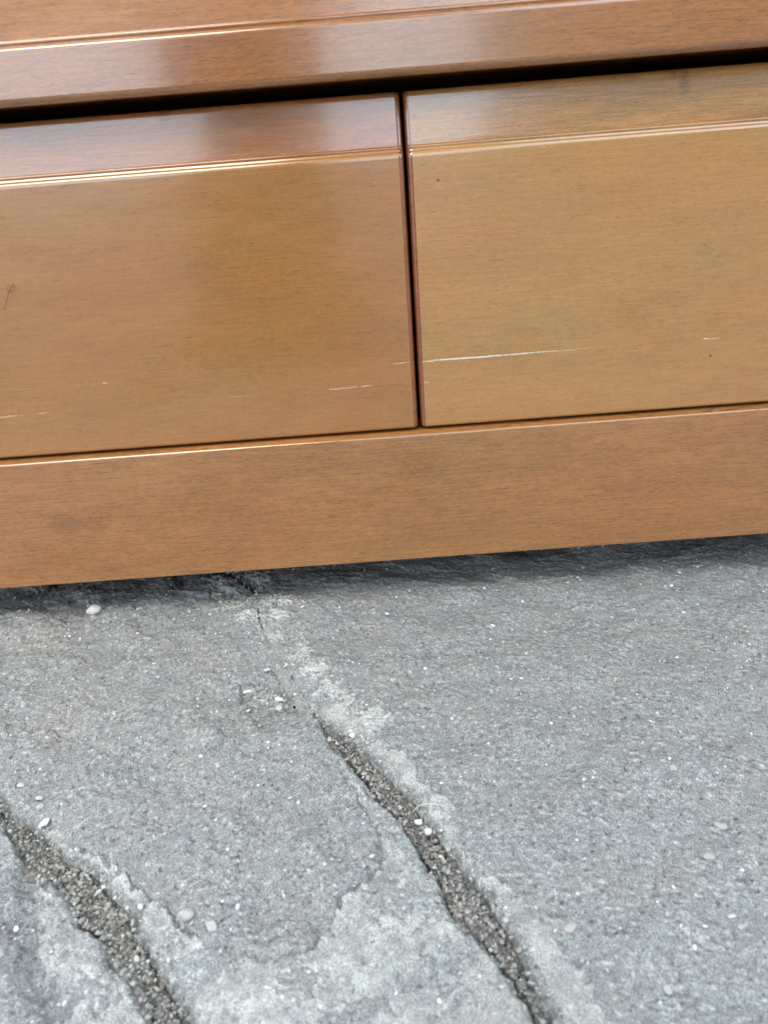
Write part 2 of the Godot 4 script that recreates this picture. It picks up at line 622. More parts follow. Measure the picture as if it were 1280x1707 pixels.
func mortar_height(x: float, z: float):
	var d1 := at(fields.m1, x, z)
	var d2 := at(fields.m2, x, z)
	var d3 := at(fields.m3, x, z)
	var d := minf(minf(d1, d2), d3)
	if d > 0.008: return null
	var n1: float = noise("mortar_broad", 0.03, 2).get_noise_2d(x, z)
	var n2: float = noise("mortar_lumps", 0.009, 3).get_noise_2d(x, z)
	var n3: float = noise("mortar_pits", 0.0032, 2).get_noise_2d(x, z)
	var edge := -d + n2 * 0.0035 + n3 * 0.0012
	var top := 0.0013 + n1 * 0.0016 + n2 * 0.0013 + n3 * 0.0007
	if d3 < d1 and d3 < d2:
		edge += n1 * 0.004 + 0.0005
		top = top * 0.7 + 0.0004
	var h := lerpf(-0.005, top, smooth(-0.002, 0.0022, edge)) + noise("broad", 0.075, 2).get_noise_2d(x, z) * 0.0038
	var j1 := at(fields.j1, x, z)
	var j2 := at(fields.j2, x, z)
	var j := minf(j1, j2) + n2 * 0.0028 + n3 * 0.001
	var open := smooth(0.12, 0.175, z)
	if x < -0.12: open = 1.0
	h -= (0.016 * smooth(0.005, -0.0035, j) + 0.0022 * smooth(0.014, 0.0, j)) * (0.1 + 0.9 * open)
	var f := at(fields.f1, x, z) + n2 * 0.004
	var g := at(fields.f2, x, z) + n2 * 0.004
	h -= 0.0055 * exp(-f * f / 0.00004) + 0.003 * exp(-g * g / 0.00004)
	var c := Vector3(0.470, 0.452, 0.415)
	c *= 1.0 + n1 * 0.16 + n2 * 0.30 + n3 * 0.24
	var worn: float = noise("mortar_worn", 0.022, 3).get_noise_2d(x, z)
	c = c.lerp(Vector3(0.31, 0.315, 0.305), smooth(0.02, 0.35, worn) * 0.45)
	c = c.lerp(Vector3(0.60, 0.585, 0.54), smooth(0.10, 0.42, -worn + n3 * 0.3) * 0.7)
	var brown := smooth(-0.004, 0.03, (x + z * 1.55) - 0.515 + n1 * 0.02) * smooth(0.03, 0.0, d1)
	c = c.lerp(Vector3(0.40, 0.365, 0.33), brown * 0.7)
	c = c.lerp(Vector3(0.27, 0.275, 0.28), (exp(-f * f / 0.00006) * 0.8 + exp(-g * g / 0.00005) * 0.35) * clampf(0.75 + n3 + n2, 0, 1))
	c = c.lerp(Vector3(0.27, 0.26, 0.25), smooth(0.0, -0.0025, j))
	c *= 1.17
	return [h, Color(c.x, c.y, c.z)]


func soil_height(x: float, z: float):
	var j := minf(at(fields.j1, x, z), at(fields.j2, x, z))
	if j > 0.008: return null
	var n2: float = noise("soil_lumps", 0.007, 3).get_noise_2d(x, z)
	var n3: float = noise("soil_pits", 0.0026, 2).get_noise_2d(x, z)
	var depth := lerpf(-0.0006, -0.0048, smooth(0.115, 0.20, z))
	if z < -0.02 and x > -0.2: depth = -0.009
	var filled := smooth(0.16, 0.115, z) * smooth(-0.03, -0.01, z)
	var h := depth + noise("broad", 0.075, 2).get_noise_2d(x, z) * 0.0038 + filled * 0.0006 + (n2 * 0.0024 + n3 * 0.0012) * (1.0 - 0.7 * filled) - 0.007 * smooth(-0.0035, -0.0012, j) * smooth(0.115, 0.17, z) * smooth(-0.15, 0.3, noise("crevice", 0.03, 2).get_noise_2d(x, z) + 0.12)
	var c := Vector3(0.255, 0.232, 0.203) * (1.0 + n2 * 0.45 + n3 * 0.5)
	c = c.lerp(Vector3(0.43, 0.42, 0.40) * (1.0 + n2 * 0.3 + n3 * 0.3), smooth(0.17, 0.12, z) * smooth(-0.03, -0.01, z))
	return [h, Color(c.x, c.y, c.z)]


func surface_height(x: float, z: float) -> float:
	var n1: float = noise("broad", 0.075, 2).get_noise_2d(x, z)
	var n2: float = noise("lumps", 0.014, 3).get_noise_2d(x, z)
	var h := n1 * 0.0038 + n2 * 0.0009 + layers(x, z, 1 if x > lerpf(-0.12, 0.06, clampf(z / 0.37, 0, 1)) else 0)
	if at(fields.m1, x, z) < -0.002 or at(fields.m2, x, z) < -0.002:
		h = n1 * 0.0038 + 0.0013 + noise("mortar_broad", 0.03, 2).get_noise_2d(x, z) * 0.0016 + noise("mortar_lumps", 0.009, 3).get_noise_2d(x, z) * 0.0013
	if minf(at(fields.j1, x, z), at(fields.j2, x, z)) < -0.001:
		h = n1 * 0.0038 + lerpf(-0.0006, -0.0042, smooth(0.115, 0.20, z)) + noise("soil_lumps", 0.007, 3).get_noise_2d(x, z) * 0.0024
	return h


# an angular stone: a ball cut by a few planes
func stone_mesh(sd: int, rings: int, cuts: int, least: float) -> ArrayMesh:
	var g := RandomNumberGenerator.new()
	g.seed = sd
	var planes := []
	for i in cuts:
		planes.append([Vector3(g.randf_range(-1, 1), g.randf_range(-1, 1), g.randf_range(-1, 1)).normalized(), g.randf_range(least, 0.92)])
	var n := noise("stone%d" % sd, 0.8, 3)
	var s := SurfaceTool.new()
	s.begin(Mesh.PRIMITIVE_TRIANGLES)
	s.set_smooth_group(0)
	var p := func(i: int, k: int) -> Vector3:
		var a := PI * i / rings
		var b := TAU * (k % (rings * 2)) / (rings * 2)
		var v := Vector3(sin(a) * cos(b), cos(a), sin(a) * sin(b))
		v *= 1.0 + 0.09 * n.get_noise_3dv(v)
		for q in planes:
			var over: float = v.dot(q[0]) - q[1]
			if over > 0: v -= q[0] * over * 0.93
		return v
	for i in rings:
		for k in rings * 2:
			quad(s, p.call(i + 1, k + 1), p.call(i + 1, k), p.call(i, k), p.call(i, k + 1))
	s.generate_normals()
	return s.commit()


func scatter(called: String, label: String, category: String, mesh: Mesh, mat: Material, places: Array) -> void:
	var mm := MultiMesh.new()
	mm.transform_format = MultiMesh.TRANSFORM_3D
	mm.use_colors = true
	mm.mesh = mesh
	mm.instance_count = places.size()
	for i in places.size():
		mm.set_instance_transform(i, places[i][0])
		mm.set_instance_color(i, places[i][1])
	var o := MultiMeshInstance3D.new()
	o.name = numbered(called)
	o.multimesh = mm
	o.material_override = mat
	add_child(o, true)
	tag(o, label, category, "", "stuff")


func tumbled(p: Vector3, r: float, flat := 0.7) -> Transform3D:
	var b := Basis.from_euler(Vector3(rng.randf_range(-0.5, 0.5), rng.randf() * TAU, rng.randf_range(-0.5, 0.5)))
	return Transform3D(b * Basis.from_scale(Vector3(r * rng.randf_range(0.7, 1.7), r * flat, r * rng.randf_range(0.7, 1.1))), p)


func build_grit(_dirt: Material) -> void:
	var crumb := stone_mesh(3, 4, 6, 0.45)
	var look := matte(null, Color.WHITE, 0.95, 0.0, 1.0, true)
	var dark := []
	var tries := 0
	while dark.size() < 13000 and tries < 600000:
		tries += 1
		var x := rng.randf_range(-0.34, 0.075)
		var z := 0.40 - 0.46 * rng.randf()
		var j := minf(at(fields.j1, x, z), at(fields.j2, x, z))
		if j > 0.0005 and not (j < 0.004 and rng.randf() < 0.12): continue
		if j > -0.001 and rng.randf() < 0.3: continue
		if z < 0.15 and x > -0.2 and rng.randf() < 0.55: continue
		var r := 0.00025 + 0.0014 * pow(rng.randf(), 7.5)
		var t := 0.10 + 0.25 * pow(rng.randf(), 1.3)
		if rng.randf() < 0.05: t = 0.42
		if z < 0.15 and x > -0.2:
			t = t * 0.5 + 0.26
			if rng.randf() < 0.6: continue
		dark.append([tumbled(Vector3(x, surface_height(x, z) + r * 0.25, z), r), Color(t * 1.04, t * 0.95, t * 0.84)])
	scatter("joint_grit", "dark crumbly grit lying in the open joints between the slabs", "grit", crumb, look, dark)
	var light := []
	for i in 5200:
		var z := rng.randf_range(-0.09, 0.39)
		var x := rng.randf_range(-0.38, 0.36)
		if minf(at(fields.j1, x, z), at(fields.j2, x, z)) < 0.001: continue
		var r := 0.0003 + 0.0012 * pow(rng.randf(), 5.0)
		var t := rng.randf_range(0.24, 0.5)
		if rng.randf() < 0.14: t = rng.randf_range(0.5, 0.75)
		light.append([tumbled(Vector3(x, surface_height(x, z) + r * 0.15, z), r, 0.5), Color(t, t * 0.99, t * 0.97)])
	for i in 160:   # sand in the hollow
		var x := rng.randf_range(-0.125, -0.055)
		var z := rng.randf_range(0.085, 0.155)
		if at(fields.hollow, x, z) > -0.002: continue
		var r := 0.0003 + 0.0008 * pow(rng.randf(), 3.0)
		var t := rng.randf_range(0.18, 0.5)
		light.append([tumbled(Vector3(x, surface_height(x, z) - 0.0022, z), r, 0.6), Color(t, t * 0.97, t * 0.9)])
	scatter("surface_grit", "fine pale grit and mineral flakes strewn over the slabs", "grit", crumb, look, light)


func build_outer_slabs(pavement: Node3D, grain: Texture2D) -> void:
	var ground_look := matte(grain, Color(0.33, 0.32, 0.3), 0.95, 0.0, 1.0)
	ground_look.uv1_triplanar = true
	ground_look.uv1_world_triplanar = true
	ground_look.uv1_scale = Vector3(1.3, 1.3, 1.3)
	var s := st()
	quad(s, Vector3(-400, -0.022, 400), Vector3(400, -0.022, 400), Vector3(400, -0.022, -400), Vector3(-400, -0.022, -400))
	tag(put("ground", done(s), ground_look), "earth and stone bed under the paving", "", "", "structure")
	var looks := []
	for k in 4:
		var t: float = [0.55, 0.58, 0.53, 0.60][k]
		var m := matte(grain, Color(t, t * 0.995, t * 0.99), 0.85, 0.03, 1.0)
		m.uv1_triplanar = true
		m.uv1_world_triplanar = true
		m.uv1_scale = Vector3(2, 2, 2)
		looks.append(m)
	var g := RandomNumberGenerator.new()
	g.seed = 12
	var corner := {}
	for i in range(-6, 8):
		for j in range(-4, 9):
			corner[Vector2i(i, j)] = Vector2(i * 0.78 - 0.3 + g.randf_range(-0.13, 0.13), j * 0.66 + 0.15 + g.randf_range(-0.11, 0.11))
	var core := PackedVector2Array([Vector2(-0.604, -0.304), Vector2(0.604, -0.304), Vector2(0.604, 0.624), Vector2(-0.604, 0.624)])
	for i in range(-6, 7):
		for j in range(-4, 8):
			var p := PackedVector2Array([corner[Vector2i(i, j)], corner[Vector2i(i + 1, j)], corner[Vector2i(i + 1, j + 1)], corner[Vector2i(i, j + 1)]])
			for part in Geometry2D.clip_polygons(p, core):
				var inner := Geometry2D.offset_polygon(part, -0.012, Geometry2D.JOIN_ROUND)
				if inner.is_empty() or Geometry2D.is_polygon_clockwise(part) != Geometry2D.is_polygon_clockwise(p): continue
				var top := Geometry2D.offset_polygon(inner[0], -0.006, Geometry2D.JOIN_ROUND)
				if top.is_empty(): continue
				var q: PackedVector2Array = inner[0]
				var t: PackedVector2Array = top[0]
				if Geometry2D.is_polygon_clockwise(t): t.reverse()
				if Geometry2D.is_polygon_clockwise(q): q.reverse()
				var sl := st()
				var y := g.randf_range(-0.004, 0.002)
				var tri := Geometry2D.triangulate_polygon(t)
				for k in range(0, tri.size(), 3):
					for m in [0, 1, 2]:
						sl.add_vertex(Vector3(t[tri[k + m]].x, y, t[tri[k + m]].y))
				for k in q.size():
					var a := q[k]
					var b := q[(k + 1) % q.size()]
					var ta := nearest(t, a)
					var tb := nearest(t, b)
					quad(sl, Vector3(b.x, y - 0.004, b.y), Vector3(a.x, y - 0.004, a.y), Vector3(ta.x, y, ta.y), Vector3(tb.x, y, tb.y))
					quad(sl, Vector3(b.x, -0.025, b.y), Vector3(a.x, -0.025, a.y), Vector3(a.x, y - 0.004, a.y), Vector3(b.x, y - 0.004, b.y))
				put("paving_slab", done(sl), looks[g.randi() % 4], pavement)


func nearest(t: PackedVector2Array, q: Vector2) -> Vector2:
	var best := t[0]
	for p in t:
		if p.distance_squared_to(q) < best.distance_squared_to(q): best = p
	return best


# ---------------------------------------------------------------- the street the varnish mirrors, and an added lamp post
func build_street() -> void:
	var plaster := matte(null, Color(0.68, 0.60, 0.50), 0.95)
	var nt := NoiseTexture2D.new()
	nt.width = 512
	nt.height = 512
	nt.seamless = true
	nt.noise = noise("plaster", 18.0, 4)
	plaster.heightmap_enabled = true
	plaster.heightmap_texture = nt
	plaster.heightmap_scale = 0.4
	plaster.uv1_triplanar = true
	plaster.uv1_scale = Vector3(0.7, 0.7, 0.7)
	var shutter := matte(null, Color(0.27, 0.20, 0.14), 0.6)
	var stone := matte(null, Color(0.58, 0.56, 0.53), 0.9)
	var tile := matte(null, Color(0.50, 0.30, 0.22), 0.9)
	var glass := matte(null, Color(0.05, 0.06, 0.07), 0.08)
	glass.metallic_specular = 0.6
	# a house across the street, to the right behind the camera; its front faces the cabinet
	var house := base("plaster_house", Vector3(5.9, -0.02, 5.2))
	house.rotation.y = -0.12
	tag(house, "tan plastered house with brown shutters across the street behind the viewer", "house")
	var s := st()
	box(s, Vector3(-4.0, 0, 0), Vector3(4.0, 3.9, 5.0), 0.02)
	put("wall", done(s), plaster, house)
	s = st()
	for side in [0, 1]:
		var z0 := -0.35 if side == 0 else 5.35
		var a := Vector3(-4.3, 3.8, z0)
		var b := Vector3(4.3, 3.8, z0)
		var c := Vector3(4.3, 5.2, 2.5)
		var d := Vector3(-4.3, 5.2, 2.5)
		if side == 0:
			quad(s, b, a, d, c)
			quad(s, a - Vector3(0, 0.1, 0), b - Vector3(0, 0.1, 0), c - Vector3(0, 0.1, 0), d - Vector3(0, 0.1, 0))
			quad(s, b - Vector3(0, 0.1, 0), a - Vector3(0, 0.1, 0), a, b)
		else:
			quad(s, a, b, c, d)
			quad(s, b - Vector3(0, 0.1, 0), a - Vector3(0, 0.1, 0), d - Vector3(0, 0.1, 0), c - Vector3(0, 0.1, 0))
			quad(s, a - Vector3(0, 0.1, 0), b - Vector3(0, 0.1, 0), b, a)
	put("roof", done(s), tile, house)
	for x: float in [-2.7, 0.0, 2.7]:
		s = st()
		box(s, Vector3(x - 0.55, 1.3, -0.06), Vector3(x + 0.55, 1.4, 0.01), 0.01)
		box(s, Vector3(x - 0.55, 2.75, -0.05), Vector3(x + 0.55, 2.85, 0.01), 0.01)
		box(s, Vector3(x - 0.55, 1.403, -0.05), Vector3(x - 0.47, 2.747, 0.01), 0.01)
		box(s, Vector3(x + 0.47, 1.403, -0.05), Vector3(x + 0.55, 2.747, 0.01), 0.01)
		var win := put("window", done(s), stone, house)
		s = st()
		box(s, Vector3(x - 0.465, 1.405, -0.012), Vector3(x + 0.465, 2.745, 0.01), 0.002)
		put("pane", done(s), glass, win)
		for sg: float in [-1.0, 1.0]:
			s = st()
			var c := x + sg * 0.83
			box(s, Vector3(c - 0.25, 1.38, -0.05), Vector3(c + 0.25, 2.77, -0.01), 0.006)
			for k in 12:
				box(s, Vector3(c - 0.2, 1.46 + k * 0.105, -0.062), Vector3(c + 0.2, 1.53 + k * 0.105, -0.052), 0.003)
			put("shutter", done(s), shutter, house)

	# unseen lamp post, made up for the person mirrored dark in the varnish
	var lamp := base("added_lamp_post", Vector3(-0.205, -0.004, 0.98))
	tag(lamp, "dark iron street lamp behind the viewer, made up for the dark column in the varnish", "added lamp post")
	var iron := matte(null, Color(0.13, 0.11, 0.10), 0.55)
	s = st()
	lathe(s, [Vector2(0.0, 0.0), Vector2(0.17, 0.0), Vector2(0.17, 0.08), Vector2(0.14, 0.11), Vector2(0.135, 0.55), Vector2(0.15, 0.58), Vector2(0.15, 0.63), Vector2(0.125, 0.68), Vector2(0.115, 1.7), Vector2(0.13, 1.73), Vector2(0.13, 1.78), Vector2(0.11, 1.84), Vector2(0.10, 2.9), Vector2(0.13, 2.94), Vector2(0.13, 2.98), Vector2(0.05, 3.02), Vector2(0.0, 3.02)], 24)
	put("post", done(s), iron, lamp)
	s = st()
	lathe(s, [Vector2(0.0, 3.45), Vector2(0.27, 3.45), Vector2(0.25, 3.50), Vector2(0.10, 3.66), Vector2(0.03, 3.70), Vector2(0.0, 3.78)], 6)
	put("lantern_roof", done(s), iron, lamp)
	var pane := StandardMaterial3D.new()
	pane.albedo_color = Color(0.9, 0.92, 0.92, 0.15)
	pane.transparency = BaseMaterial3D.TRANSPARENCY_ALPHA
	pane.roughness = 0.1
	s = st()
	lathe(s, [Vector2(0.12, 3.03), Vector2(0.24, 3.445)], 6)
	put("lantern_glass", done(s), pane, lamp)


# ---------------------------------------------------------------- the cabinet
func varnish(tex: Texture2D, uv: Vector3, offset := Vector3.ZERO, tone := Color.WHITE) -> StandardMaterial3D:
	var m := StandardMaterial3D.new()
	m.albedo_texture = tex
	m.albedo_color = tone
	m.uv1_scale = uv
	m.uv1_offset = offset
	m.roughness = 0.26
	m.metallic_specular = 0.65
	m.clearcoat_enabled = true
	var hand := NoiseTexture2D.new()   # rubbed and handled places in the varnish
	hand.width = 512
	hand.height = 512
	hand.seamless = true
	hand.noise = noise("handled", 60.0, 5)
	var ramp := Gradient.new()
	ramp.set_color(0, Color(0.72, 0.72, 0.72))
	ramp.set_color(1, Color(1.0, 1.0, 1.0))
	hand.color_ramp = ramp
	m.roughness_texture = hand
	m.clearcoat_texture = hand
	m.clearcoat = 1.0
	m.clearcoat_roughness = 0.10
	var nt := NoiseTexture2D.new()
	nt.width = 1024
	nt.height = 1024
	nt.noise = noise("orange_peel", 46.0, 3)
	nt.seamless = true
	m.heightmap_enabled = true
	m.heightmap_texture = nt
	m.heightmap_scale = 0.004
	return m


# arc from angle a to b (degrees) round (z, y): points of a moulding
func arc(out: Array, cz: float, cy: float, r: float, a: float, b: float, n := 6) -> void:
	for i in n + 1:
		var t := deg_to_rad(lerpf(a, b, float(i) / n))
		out.append(Vector2(cz + r * cos(t), cy + r * sin(t)))


# sweep a front profile (z, y, listed from the bottom up) from x0 to x1; ends are eased back by "ease" metres
func moulding(s: SurfaceTool, prof: Array, x0: float, x1: float, ease := 0.0, inset := 0.0, piece := "all", middle := -1.0) -> void:
	var cols := [[x0, 0.0], [x1, 0.0]]
	if ease > 0.0:
		cols = []
		for i in 6:
			var t := i / 5.0 * PI / 2
			cols.append([x0 + inset * (1.0 - cos(t)) , ease * (1.0 - sin(t))])
		for i in 6:
			var t := (5 - i) / 5.0 * PI / 2
			cols.append([x1 - inset * (1.0 - cos(t)), ease * (1.0 - sin(t))])
	var ym: float = (prof[0].y + prof[-1].y) / 2.0 if middle < 0.0 else middle
	if piece == "middle": cols = cols.slice(5, 7)
	elif piece == "left": cols = cols.slice(0, 6)
	elif piece == "right": cols = cols.slice(6, 12)
	var run := 0.0
	for k in prof.size() - 1:
		var p: Vector2 = prof[k]
		var q: Vector2 = prof[k + 1]
		var l := p.distance_to(q)
		for i in cols.size() - 1:
			var a = cols[i]
			var b = cols[i + 1]
			var f := func(c, v: Vector2) -> Vector3:
				return Vector3(c[0], ym + (v.y - ym) * (1.0 - c[1] * 3.0), v.x - c[1])
			quad(s, f.call(a, p), f.call(b, p), f.call(b, q), f.call(a, q), [Vector2(a[0], -run), Vector2(b[0], -run), Vector2(b[0], -run - l), Vector2(a[0], -run - l)])
		run += l


func build_cabinet() -> void:
	var cab := base("wooden_cabinet")
	tag(cab, "varnished brown wooden cabinet with two wide drawers and a plain base rail", "cabinet")
	var xl := -0.4945
	var xr := 0.5413
	var mid := 0.0233

	# drawer texture: 2048 px over 0.512 m, 920 px over 0.23 m; marks are real scratches in the varnish
	var white := [222, 218, 212]
	var px := 2048.0 / 0.517
	var dl := -0.4927   # left end of the left drawer
	var dr := 0.0245
	var mark := func(x0: float, y0: float, x1: float, y1: float, o: float, hw: float, k: float) -> Array:
		return [(x0 - o) * px, (y0) * px, (x1 - o) * px, (y1) * px, hw, white[0], white[1], white[2], k]
	var lm := []
	var rm := []
	# heights are measured from the drawer's lower edge upwards along its front; texture rows run down from the top
	var top := 0.25
	for m in MARKS_LEFT: lm.append(mark.call(m[0], top - m[1], m[2], top - m[3], dl, m[4], m[5]))
	for m in MARKS_RIGHT: rm.append(mark.call(m[0], top - m[1], m[2], top - m[3], dr, m[4], m[5]))
	var veneer_left := wood_texture(2048, 990, 11, [148, 99, 51], 0.6, 0.30, 15000, lm, [[1433, 46, 26, 34, 0.22, 1], [1340, 30, 70, 24, 0.2, 2], [760, 50, 40, 26, 0.3, 3], [850, 110, 70, 24, 0.22, 4]])
	var veneer_right := wood_texture(2048, 990, 23, [159, 112, 61], 0.6, 0.25, 15000, rm, [[712, 62, 22, 34, 0.34, 5], [690, 52, 14, 20, 0.3, 6], [300, 110, 160, 22, 0.2, 7], [900, 118, 280, 16, 0.16, 8], [76, 231, 7, 4, 0.9, 12], [842, 753, 4, 5, 0.9, 13]])
	var veneer_rail := wood_texture(2048, 512, 41, [146, 97, 54], 0.9, 0.3, 17000, [], [[330, 300, 44, 34, 0.12, 9], [395, 306, 36, 30, 0.13, 10], [1113, 230, 80, 46, 0.1, 11]])
	var veneer_grip := wood_texture(2048, 198, 57, [143, 92, 48], 1.0, 0.3, 3500, [], [[1433, 60, 26, 34, 0.25, 1], [1340, 40, 70, 20, 0.2, 2], [760, 50, 40, 26, 0.25, 3], [850, 110, 70, 24, 0.2, 4]])
	var veneer_grip_right := wood_texture(2048, 198, 63, [148, 102, 53], 1.0, 0.2, 3500, [], [[716, 86, 18, 40, 0.4, 5], [690, 66, 14, 20, 0.25, 6], [1010, 170, 200, 14, 0.2, 8]])
	var drawer_skin := [varnish(veneer_left, Vector3(1.0 / 0.517, 1.0 / 0.25, 1)), varnish(veneer_right, Vector3(1.0 / 0.517, 1.0 / 0.25, 1))]
	drawer_skin[0].uv1_offset = Vector3(-dl / 0.517, 0, 0)
	drawer_skin[1].uv1_offset = Vector3(-dr / 0.517, 0, 0)
	var rail_skin := varnish(veneer_rail, Vector3(1.0 / 0.72, 1.0 / 0.18, 1), Vector3(0.52, 0.0, 0))
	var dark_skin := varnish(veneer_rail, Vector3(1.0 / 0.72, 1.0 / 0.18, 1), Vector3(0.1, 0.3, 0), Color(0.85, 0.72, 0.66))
	var lipping := varnish(veneer_rail, Vector3(1.0 / 0.4, 1.0 / 0.18, 1), Vector3(0.2, 0.1, 0), Color(0.86, 0.70, 0.62))
	var grip_skin := [varnish(veneer_grip, Vector3(1.0 / 0.517, 1.0 / 0.05, 1), Vector3(-dl / 0.517, 0, 0), Color(0.97, 0.92, 0.90)), varnish(veneer_grip_right, Vector3(1.0 / 0.517, 1.0 / 0.05, 1), Vector3(-dr / 0.517, 0, 0), Color(1.0, 1.0, 1.0))]
	var inside := matte(veneer_rail, Color(0.9, 0.86, 0.82), 0.9)

	# base rail, standing 8 mm proud of the drawers
	var p := [Vector2(-0.012, 0.0384), Vector2(0.0066, 0.0384)]
	arc(p, 0.0066, 0.0398, 0.0014, -90, 0, 4)
	arc(p, 0.0065, 0.1432, 0.0015, 0, 90, 5)
	var s := st()
	moulding(s, p, xl, xr)
	put("base_rail", done(s), rail_skin, cab)

	s = st()
	moulding(s, [Vector2(0.0065, 0.1447), Vector2(-0.030, 0.1447)], xl, xr)
	put("top_edge", done(s), matte(veneer_rail, Color(1.0, 1.0, 1.0), 0.45, 0.0, 1.0), cab)

	# upper rail: flat front, rounded shoulder, bead, then a hollow band leaning back to the top
	p = [Vector2(-0.10, 0.379), Vector2(0.0015, 0.379)]
	arc(p, 0.0015, 0.3835, 0.0045, -90, 0, 6)
	arc(p, 0.0020, 0.4075, 0.0040, 0, 78, 12)
	p.append(Vector2(0.0022, 0.4118))
	arc(p, 0.0010, 0.4128, 0.0015, -30, 95, 9)
	for i in 12:
		var t := i / 11.0
		p.append(Vector2(0.0000 - 0.0150 * t - 0.0010 * sin(t * PI), 0.4146 + 0.058 * t))
	arc(p, -0.0180, 0.4726, 0.003, 0, 90, 4)
	p.append(Vector2(-0.040, 0.4756))
	s = st()
	moulding(s, p, xl, xr)
	put("upper_rail", done(s), varnish(veneer_rail, Vector3(1.0 / 0.72, 1.0 / 0.18, 1), Vector3(0.5, 0.42, 0), Color(0.97, 0.93, 0.92)), cab)

	# the two drawers
	for k in 2:
		var x0: float = dl if k == 0 else dr
		var x1 := x0 + 0.515
		p = [Vector2(-0.022, 0.1470), Vector2(-0.0025, 0.1470)]
		arc(p, -0.0025, 0.1492, 0.0022, -90, 0, 5)
		arc(p, -0.0040, 0.3330, 0.0040, 0, 66, 12)
		p.append(Vector2(-0.0030, 0.3376))
		p.append(Vector2(-0.0040, 0.3380))
		var grip := [Vector2(-0.0040, 0.3380)]
		arc(grip, -0.0049, 0.3388, 0.0010, -10, 100, 9)
		grip.append(Vector2(-0.0058, 0.3402))
		grip.append(Vector2(-0.0062, 0.3420))
		grip.append(Vector2(-0.0135, 0.3680))
		arc(grip, -0.0177, 0.3675, 0.0042, 12, 90, 7)
		grip.append(Vector2(-0.032, 0.3717))
		var drawer := put("drawer", null, drawer_skin[k], cab)
		s = st()
		moulding(s, p, x0, x1, 0.0042, 0.0034, "middle", 0.259)
		drawer.mesh = done(s)
		s = st()
		moulding(s, grip, x0, x1, 0.0042, 0.0034, "middle", 0.259)
		put("finger_grip", done(s), grip_skin[k], drawer)
		p.append_array(grip.slice(1))
		for sg in [0, 1]:   # sides of the front board
			s = st()
			var x := x0 if sg == 0 else x1
			for i in p.size() - 1:
				var a := Vector3(x, p[i].y, -0.036)
				var b := Vector3(x, p[i].y, minf(p[i].x - 0.0042, -0.0045))
				var c := Vector3(x, p[i + 1].y, minf(p[i + 1].x - 0.0042, -0.0045))
				var d := Vector3(x, p[i + 1].y, -0.036)
				if sg == 0: quad(s, a, b, c, d)
				else: quad(s, b, a, d, c)
			put("board_core", done(s), inside, drawer)
		# vertical edges: solid reddish lipping on the front, darker-toned pieces beside the finger grip
		var ym: float = (p[0].y + p[-1].y) / 2.0
		var low := []
		var high := []
		for v in p:
			if v.y < 0.325: low.append(v)
		low.append(Vector2(0.0, 0.3175))
		high.append(Vector2(0.0, 0.3175))
		for v in p:
			if v.y > 0.325: high.append(v)
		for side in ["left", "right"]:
			s = st()
			moulding(s, low, x0, x1, 0.0042, 0.0034, side, ym)
			put("edge_lipping", done(s), lipping, drawer)
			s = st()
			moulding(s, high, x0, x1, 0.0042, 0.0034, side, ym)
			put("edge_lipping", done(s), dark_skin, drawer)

	# carcass: hollow behind the fronts
	var panels := [
		["side_panel", Vector3(xl - 0.022, 0.0384, -0.46), Vector3(xl - 0.0005, 0.83, 0.004)],
		["side_panel", Vector3(xr + 0.0005, 0.0384, -0.46), Vector3(xr + 0.022, 0.83, 0.004)],
		["bottom_panel", Vector3(xl, 0.05, -0.458), Vector3(xr, 0.068, -0.0305)],
		["back_panel", Vector3(xl, 0.012, -0.47), Vector3(xr, 0.83, -0.4605)],
		["upper_front", Vector3(xl, 0.4765, -0.06), Vector3(xr, 0.828, -0.033)],
		["top_panel", Vector3(xl - 0.035, 0.8305, -0.475), Vector3(xr + 0.035, 0.86, 0.02)],
	]
	for q in panels:
		s = st()
		box(s, q[1], q[2], 0.0015)
		put(q[0], done(s), inside if q[0] in ["bottom_panel", "back_panel"] else rail_skin, cab)
	for x: float in [xl + 0.04, xr - 0.04]:
		for z: float in [-0.11, -0.40]:
			s = st()
			lathe(s, [Vector2(0.0, 0.0), Vector2(0.019, 0.0), Vector2(0.024, 0.006), Vector2(0.027, 0.0498), Vector2(0.0, 0.0498)], 20, Vector3(x, 0.0, z))
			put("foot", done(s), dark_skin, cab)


const MARKS_LEFT := [[-0.2871, 0.0536, -0.2694, 0.054, 1.3, 0.8], [-0.2586, 0.0541, -0.2503, 0.0549, 1.16, 0.72], [-0.2728, 0.0737, -0.2542, 0.0736, 0.72, 0.43], [-0.233, 0.0737, -0.2022, 0.0732, 0.58, 0.36], [-0.2066, 0.0731, -0.2012, 0.0735, 1.3, 0.87], [-0.1168, 0.0561, -0.0969, 0.0555, 0.87, 0.51], [-0.0422, 0.0558, -0.0204, 0.0564, 1.3, 1], [-0.0191, 0.0563, -0.0093, 0.0569, 1.3, 0.94], [0.0063, 0.0715, 0.019, 0.0718, 1.3, 0.72], [-0.0715, 0.0626, -0.0457, 0.0561, 0.43, 0.17], [-0.1701, 0.0792, -0.1483, 0.0784, 0.43, 0.22]]
const MARKS_RIGHT := [[0.0277, 0.0716, 0.0913, 0.072, 2.5, 1], [0.0521, 0.0719, 0.1044, 0.0719, 1.89, 1], [0.0913, 0.072, 0.1261, 0.072, 1.7, 0.9], [0.1218, 0.0721, 0.1522, 0.0722, 1.2, 0.6], [0.0269, 0.0559, 0.0322, 0.056, 1.16, 0.72], [0.2309, 0.0728, 0.2352, 0.0729, 2.03, 1], [0.2344, 0.0725, 0.243, 0.0727, 1.3, 0.72], [0.1574, 0.054, 0.1838, 0.0538, 0.43, 0.22]]


